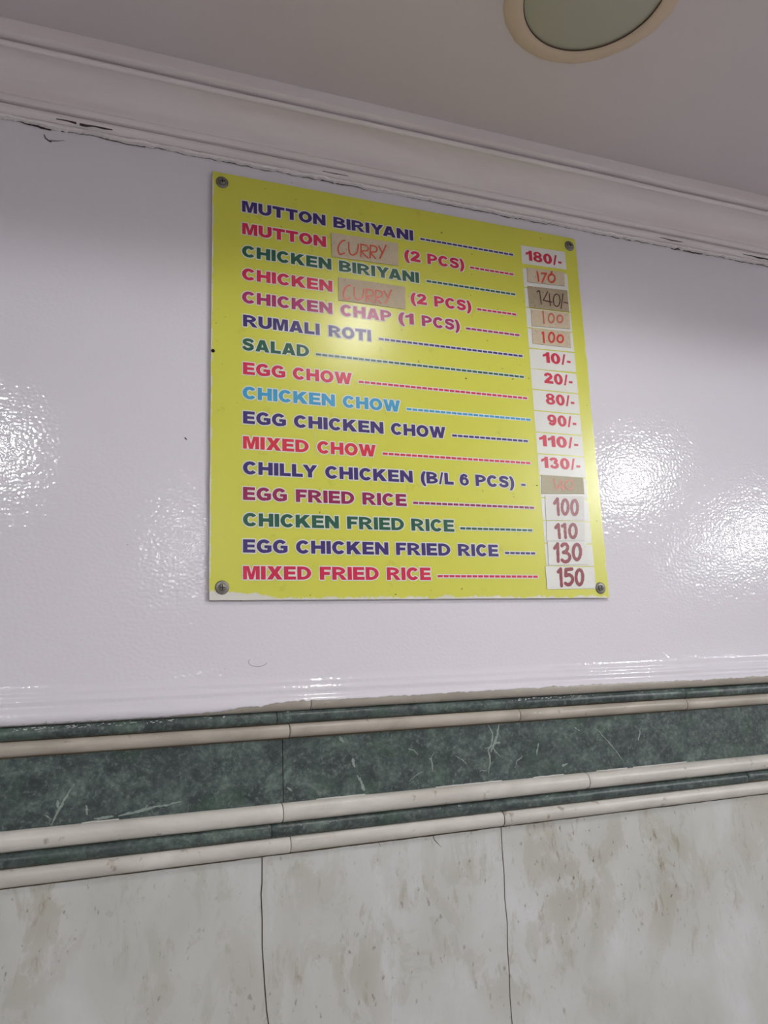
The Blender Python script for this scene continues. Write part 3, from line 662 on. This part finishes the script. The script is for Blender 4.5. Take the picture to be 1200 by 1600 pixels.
LINES = [
 ([('MUTTON', .0412, .1644), ('BIRIYANI', .1765, .3048)], 'navy', (.3166, .4802)),
 ([('MUTTON', .0414, .1644), ('(2', .2885, .3150), ('PCS)', .3268, .3900)], 'crimson', (.4003, .4780)),
 ([('CHICKEN', .0412, .1717), ('BIRIYANI', .1835, .3111)], 'green', (.3235, .4786)),
 ([('CHICKEN', .0412, .1723), ('(2', .2955, .3222), ('PCS)', .3345, .3977)], 'crimson', (.4080, .4775)),
 ([('CHICKEN', .0412, .1715), ('CHAP', .1837, .2629), ('(1', .2740, .2990), ('PCS)', .3120, .3756)], 'magenta', (.3860, .4805)),
 ([('RUMALI', .0425, .1517), ('ROTI', .1650, .2296)], 'navy', (.2417, .4832)),
 ([('SALAD', .0414, .1356)], 'green', (.1455, .4826)),
 ([('EGG', .0424, .1013), ('CHOW', .1115, .1979)], 'crimson', (.2083, .4855)),
 ([('CHICKEN', .0419, .1718), ('CHOW', .1833, .2707)], 'sky', (.2809, .4881)),
 ([('EGG', .0424, .1013), ('CHICKEN', .1121, .2434), ('CHOW', .2549, .3412)], 'navy', (.3519, .4807)),
 ([('MIXED', .0423, .1325), ('CHOW', .1446, .2305)], 'red', (.2408, .4821)),
 ([('CHILLY', .0423, .1440), ('CHICKEN', .1551, .2853), ('(B/L', .2978, .3500), ('6', .3597, .3750), ('PCS)', .3860, .4513)], 'navy', (.4634, .4707)),
 ([('EGG', .0423, .1013), ('FRIED', .1134, .1960), ('RICE', .2080, .2742)], 'plum', (.2842, .4827)),
 ([('CHICKEN', .0423, .1729), ('FRIED', .1846, .2687), ('RICE', .2798, .3468)], 'green', (.3564, .4763)),
 ([('EGG', .0422, .1013), ('CHICKEN', .1125, .2437), ('FRIED', .2551, .3386), ('RICE', .3507, .4162)], 'navy', (.4272, .4783)),
 ([('MIXED', .0422, .1327), ('FRIED', .1446, .2282), ('RICE', .2400, .3062)], 'crimson', (.3168, .4796))]
ADJ = {'navy': 'navy blue', 'crimson': 'crimson', 'green': 'dark green', 'magenta': 'magenta', 'sky': 'sky blue', 'red': 'red', 'plum': 'plum'}
for i, (words, col, (d0, d1)) in enumerate(LINES):
    bs = .5507 - .03495 * i
    runs = [words] if i not in (1, 3) else [words[:1], words[1:]]     # a paper patch interrupts these two lines
    for run in runs:
        mb = MB()
        for w, a, b in run: put_word(mb, w, a + BOLD, b - BOLD, bs + BOLD, .0172, BY - .0003)
        o = mb.build('lettering', [HALO, INK[col]], board)
        o['label'] = '%s lettering %s with white outline' % (ADJ[col], ' '.join(w for w, _, _ in run))
    mb = MB(); nd = max(1, round((d1 - d0) / .00906)); p = (d1 - d0 + .0014) / nd
    mb.poly([(d0 - .0014, BY - .0003, bs + .0025), (d1 + .0014, BY - .0003, bs + .0025), (d1 + .0014, BY - .0003, bs + .0085), (d0 - .0014, BY - .0003, bs + .0085)], 0)
    for k in range(nd):
        x = d0 + p * k
        mb.poly([(x, BY - .0005, bs + .0039), (x + p - .0014, BY - .0005, bs + .0039), (x + p - .0014, BY - .0005, bs + .0071), (x, BY - .0005, bs + .0071)], 1)
    o = mb.build('dashed_leader', [HALO, INK[col]], board)
    o['label'] = '%s row of dashes after %s' % (ADJ[col], words[0][0] + (' ' + words[1][0] if len(words) > 1 else ''))
PRICES = {0: ('180/-', .5044), 5: ('10/-', .5208), 6: ('20/-', .5194), 7: ('80/-', .5196), 8: ('90/-', .5194), 9: ('110/-', .5014), 10: ('130/-', .5019)}
for i in range(16):
    bot = .0137 + .035 * (15 - i); top = bot + .0332
    if i == 0: bot, top = .5448, .5775
    mb = MB(); s = .0012 * (i < 6)
    mb.poly([(.4962, BY - .0002, bot - s), (.5812, BY - .0002, bot + s), (.5812, BY - .0002, top + s), (.4962, BY - .0002, top - s)])
    o = mb.build('price_panel', CELL, board); o['label'] = 'white price box at the end of the line %s' % ' '.join(w for w, _, _ in LINES[i][0])
    if i in PRICES:
        t, x0 = PRICES[i]; bs = .5507 - .03495 * i + (.0005 if i == 0 else -.0006)
        mb = MB(); put_word(mb, t, x0, .5722, bs, .0176, BY - .0003, 0)
        mb.m = [0] * len(mb.m)
        q = mb.build('price_lettering', INK['price'], board); q['label'] = 'red printed price %s' % t

PATCH = {
 's170': ([(.5044, .5375), (.5754, .5405), (.5742, .5148), (.5035, .5118)], BEIGE, 'orange', .0031, 'beige paper patch hand painted 170 in orange red'),
 's140': ([(.5025, .5047), (.5778, .5080), (.5787, .4694), (.5030, .4670)], GREYP, 'brown', .0019, 'large grey beige paper patch hand painted 140/- in brown'),
 's100a': ([(.5054, .4642), (.5779, .4672), (.5772, .4392), (.5049, .4354)], BEIGE, 'faded', .0029, 'beige paper patch with faded pink 100 below the 140/- patch'),
 's100b': ([(.5046, .4314), (.5760, .4346), (.5752, .4061), (.5036, .4052)], BEIGE, 'red', .0033, 'beige paper patch hand painted 100 in bright red'),
 's140b': ([(.5000, .1891), (.5755, .1886), (.5751, .1622), (.4977, .1590)], TAN, 'faded', .0024, 'tan paper patch with faded 140 in pink'),
 'w100': ([(.5034, .1564), (.5739, .1582), (.5706, .1203), (.5017, .1181)], WHITE, 'maroon', .0050, 'white paper patch hand painted 100 in maroon'),
 'w110': ([(.5019, .1171), (.5704, .1179), (.5683, .0881), (.4999, .0863)], WHITE, 'maroon', .0050, 'white paper patch hand painted 110 in maroon'),
 'w130': ([(.5013, .0854), (.5701, .0862), (.5705, .0510), (.4998, .0496)], WHITE, 'maroon', .0053, 'white paper patch hand painted 130 in maroon'),
 'w150': ([(.4938, .0477), (.5797, .0472), (.5769, .0149), (.4942, .0131)], WHITE, 'maroon', .0053, 'white paper patch hand painted 150 in maroon, lowest of the column'),
 'c1': ([(.1724, .5411), (.2786, .5418), (.2782, .5040), (.1729, .5020)], BEIGE, 'orange', .0022, 'beige paper patch hand painted CURRY after MUTTON'),
 'c2': ([(.1818, .4705), (.2870, .4709), (.2862, .4342), (.1814, .4340)], BEIGE, 'orange', .0022, 'beige paper patch hand painted CURRY after CHICKEN'),
}
def smooth(pts, n=5):
    if len(pts) < 3: return pts
    out = []
    for i in range(len(pts) - 1):
        p0 = Vector(pts[max(i - 1, 0)]); p1 = Vector(pts[i]); p2 = Vector(pts[i + 1]); p3 = Vector(pts[min(i + 2, len(pts) - 1)])
        for k in range(n):
            t = k / n
            out.append(tuple(.5 * (2 * p1 + (p2 - p0) * t + (2 * p0 - 5 * p1 + 4 * p2 - p3) * t * t + (3 * p1 - p0 - 3 * p2 + p3) * t ** 3)))
    return out + [pts[-1]]
def brush(mb, pts, y, w, curved):
    p = [Vector(q) for q in (smooth(pts) if curved else pts)]
    p = [q for i, q in enumerate(p) if i == 0 or (q - p[i - 1]).length > 1e-6]
    closed = (p[0] - p[-1]).length < 1e-5
    n = len(p); L = []; R_ = []
    for i in range(n):
        if closed: a, c = p[i - 1 if i else n - 2], p[i + 1 if i < n - 1 else 1]
        else: a, c = p[max(i - 1, 0)], p[min(i + 1, n - 1)]
        d = (c - a).normalized(); q = Vector((-d.y, d.x)) * w / 2 * (1 + .22 * nz((0 if closed and i == n - 1 else i) * .6, w * 5000 + pts[0][0] * 90))
        L.append(p[i] + q); R_.append(p[i] - q)
    fs = [[tuple(L[i]), tuple(R_[i]), tuple(R_[i + 1]), tuple(L[i + 1])] for i in range(n - 1)]
    if not closed:
        for e in (0, n - 1):
            rr = (L[e] - R_[e]).length / 2; fs.append([(p[e].x + rr * math.cos(t * PI / 6 + .1), p[e].y + rr * math.sin(t * PI / 6 + .1)) for t in range(12)])
    union(mb, fs, y, 0)
T1 = [(0, 2), (1, None)]
CORNERS = {'w100': {0: T1}, 'w110': {0: T1, 1: T1}, 'w130': {0: T1}, 'w150': {0: T1, 1: [(0, 2), (1, 3), (2, None)]}, 's100b': {0: T1}}
ANGULAR = {('s170', 1), ('s140', 1), ('s140b', 1)}
for k, (q, mat, pen, w, lab) in PATCH.items():
    mb = MB()
    ol = []
    for i in range(4):
        a, b = Vector(q[i]), Vector(q[(i + 1) % 4])
        for t in range(8):
            p = a.lerp(b, t / 8); j = .0003 if t else 0
            ol.append((p.x + j * nz(p.x * 300, p.y * 300), p.y + j * nz(p.x * 300, p.y * 300, 5)))
    # outline runs clockwise seen from the room; the sheet lies on the panel
    fr = [mb.vert((x, BY - .0009, z)) for x, z in ol]; bk = [mb.vert((x, BY - .0004, z)) for x, z in ol]
    mb.face(fr[::-1]); mb.face(bk)
    for i in range(len(ol)): mb.face((fr[i], fr[(i + 1) % len(ol)], bk[(i + 1) % len(ol)], bk[i]), 1)
    o = mb.build('paper_patch', [mat, STAIN], board); o['label'] = lab
    mb = MB()
    if k == 'w130': HAND[k] = [HAND[k][0], HAND[k][1][:7], HAND[k][1][6:], HAND[k][2]]
    if k in CORNERS:
        HAND[k] = [q for si, s in enumerate(HAND[k]) for q in ([s[a:c] for a, c in CORNERS[k][si]] if si in CORNERS[k] else [s])]
    for si, s in enumerate(HAND[k]):
        if (k, si) in ANGULAR:
            for j in range(len(s) - 1): brush(mb, s[j:j + 2], BY - .0011 - 2e-5 * (si * 3 + j), w, False)
        else: brush(mb, s, BY - .0011 - 2e-5 * si * 3, w, True)
    h = mb.build('handwriting', PEN[pen], o)
# screws with washers, one per corner, and a dark nail in the left edge
for x, z in ((.0131, .5913), (.5911, .5911), (.0158, .0161), (.5890, .0149)):
    mb = MB()
    mb.lathe([(.0000, -.0021), (.0040, -.0020), (.0046, -.0012), (.0046, 0)], (x, BY - .0014, z), 'y', 24)
    mb.box(x - .0032, x + .0032, BY - .0037, BY - .0034, z - .0005, z + .0005, 1)
    mb.box(x - .0005, x + .0005, BY - .0037, BY - .0034, z - .0032, z + .0032, 1)
    s = mb.build('screw', [STEEL, GRIME], board)
    mb = MB(); mb.lathe([(.0040, -.0014), (.0078, -.0014), (.0088, -.0008), (.0090, 0)], (x, BY, z), 'y', 32)
    mb.build('washer', STEEL, s)
mb = MB(); mb.lathe([(0, -.0016), (.0022, -.0012), (.0026, 0)], (.0022, BY, .3354), 'y', 16)
mb.build('nail_head', GRIME, board)['label'] = 'dark nail head in the left edge of the panel'
# dirt marks on the panel belong to its surface
# ------------------------------------------------------------------ ceiling lamps
def bulb(x, y, z, r, strength, label):
    o = bpy.data.objects.new('ceiling_bulb', None); C.objects.link(o); o.location = (x, y, TRAY + ZB); o.empty_display_size = .05
    tag(o, label, 'light bulb')
    h = z - TRAY
    mb = MB(); mb.lathe([(.0, 0.0), (.045, 0.0), (.045, -.012), (.022, -.02), (.022, h + r * .8), (0, h + r * .8)], (0, 0, 0), 'z', 32)
    mb.build('holder', ROOMW, o)
    mb = MB(); mb.lathe([(r * math.sin(a), h + r * math.cos(a)) for a in frange(.35, PI, PI / 16)], (0, 0, 0), 'z', 32)
    mb.build('globe', emis('lit_globe', strength), o)
for (x, y, z, r, s), lab in zip(BULBS, ['lit globe bulb out of the picture behind the camera on its left', 'lit globe bulb out of the picture to the right of the camera',
        'lit globe bulb out of the picture far off to the right', 'dim globe bulb out of the picture by the back wall', 'dim globe bulb out of the picture in the far corner on the right']): bulb(x, y, z, r, s, lab)

# a small recessed spot in the low border, above and behind the photographer; its glare lies on the board
o = bpy.data.objects.new('recessed_spotlight', None); C.objects.link(o); o.location = (.43, -.64, CEIL); o.empty_display_size = .03
tag(o, 'small recessed spotlight out of the picture, behind the round unlit light', 'ceiling light')
mb = MB(); mb.lathe([(.042, 0), (.041, -.004), (.036, -.012), (.031, -.012), (.030, -.0005)], (0, 0, 0), 'z', 40); mb.build('trim_ring', ROOMW, o)
mb = MB(); mb.poly([(.0302 * math.cos(-2 * PI * k / 32), .0302 * math.sin(-2 * PI * k / 32), -.001) for k in range(32)]); mb.build('lens', emis('lit_lens', SPOT, (1, .97, .92)), o)

# the unlit lamp at the top of the picture, brown stained ring round frosted glass
lx, ly = .4195, -.3360
o = bpy.data.objects.new('ceiling_light', None); C.objects.link(o); o.location = (lx, ly, CEIL); o.empty_display_size = .05
tag(o, 'unlit round ceiling light with brown stained ring and frosted glass above the menu board', 'ceiling light')
mb = MB()
wob = lambda a, r: 1 + (.012 * nz(a * 1.5 if a < 6.2 else 0, 3) + .010 * nz(math.cos(a) * 6, math.sin(a) * 6, 2) + .006 * nz(math.cos(a) * 25, math.sin(a) * 25, 2)) * (r > .105)
wob = lambda a, r: 1 + ((.016 * nz(math.cos(a) * 2, math.sin(a) * 2, 5) + .010 * nz(math.cos(a) * 7, math.sin(a) * 7, 2) + .006 * nz(math.cos(a) * 25, math.sin(a) * 25, 2)) if r > .105 else 0)
mb.lathe([(.1125, .0), (.1110, -.0020), (.1060, -.0045), (.0980, -.0060), (.0910, -.0055), (.0880, -.0040), (.0868, -.0010), (.0868, .0)], (0, 0, 0), 'z', 128, wob=wob)
mb.build('trim_ring', RING, o)
mb = MB()
mb.lathe([(.0872, -.0016), (.0700, -.0030), (.0400, -.0042), (.0005, -.0046)], (0, 0, 0), 'z', 96)
mb.build('diffuser', DIFF, o)['label'] = 'grey green frosted glass disc'
mb = MB(); mb.lathe([(.0879, -.0034), (.0876, -.0042), (.0871, -.0042), (.0868, -.0024)], (0, 0, 0), 'z', 96)
mb.build('gasket', STAIN, o)['label'] = 'thin dark line round the glass'
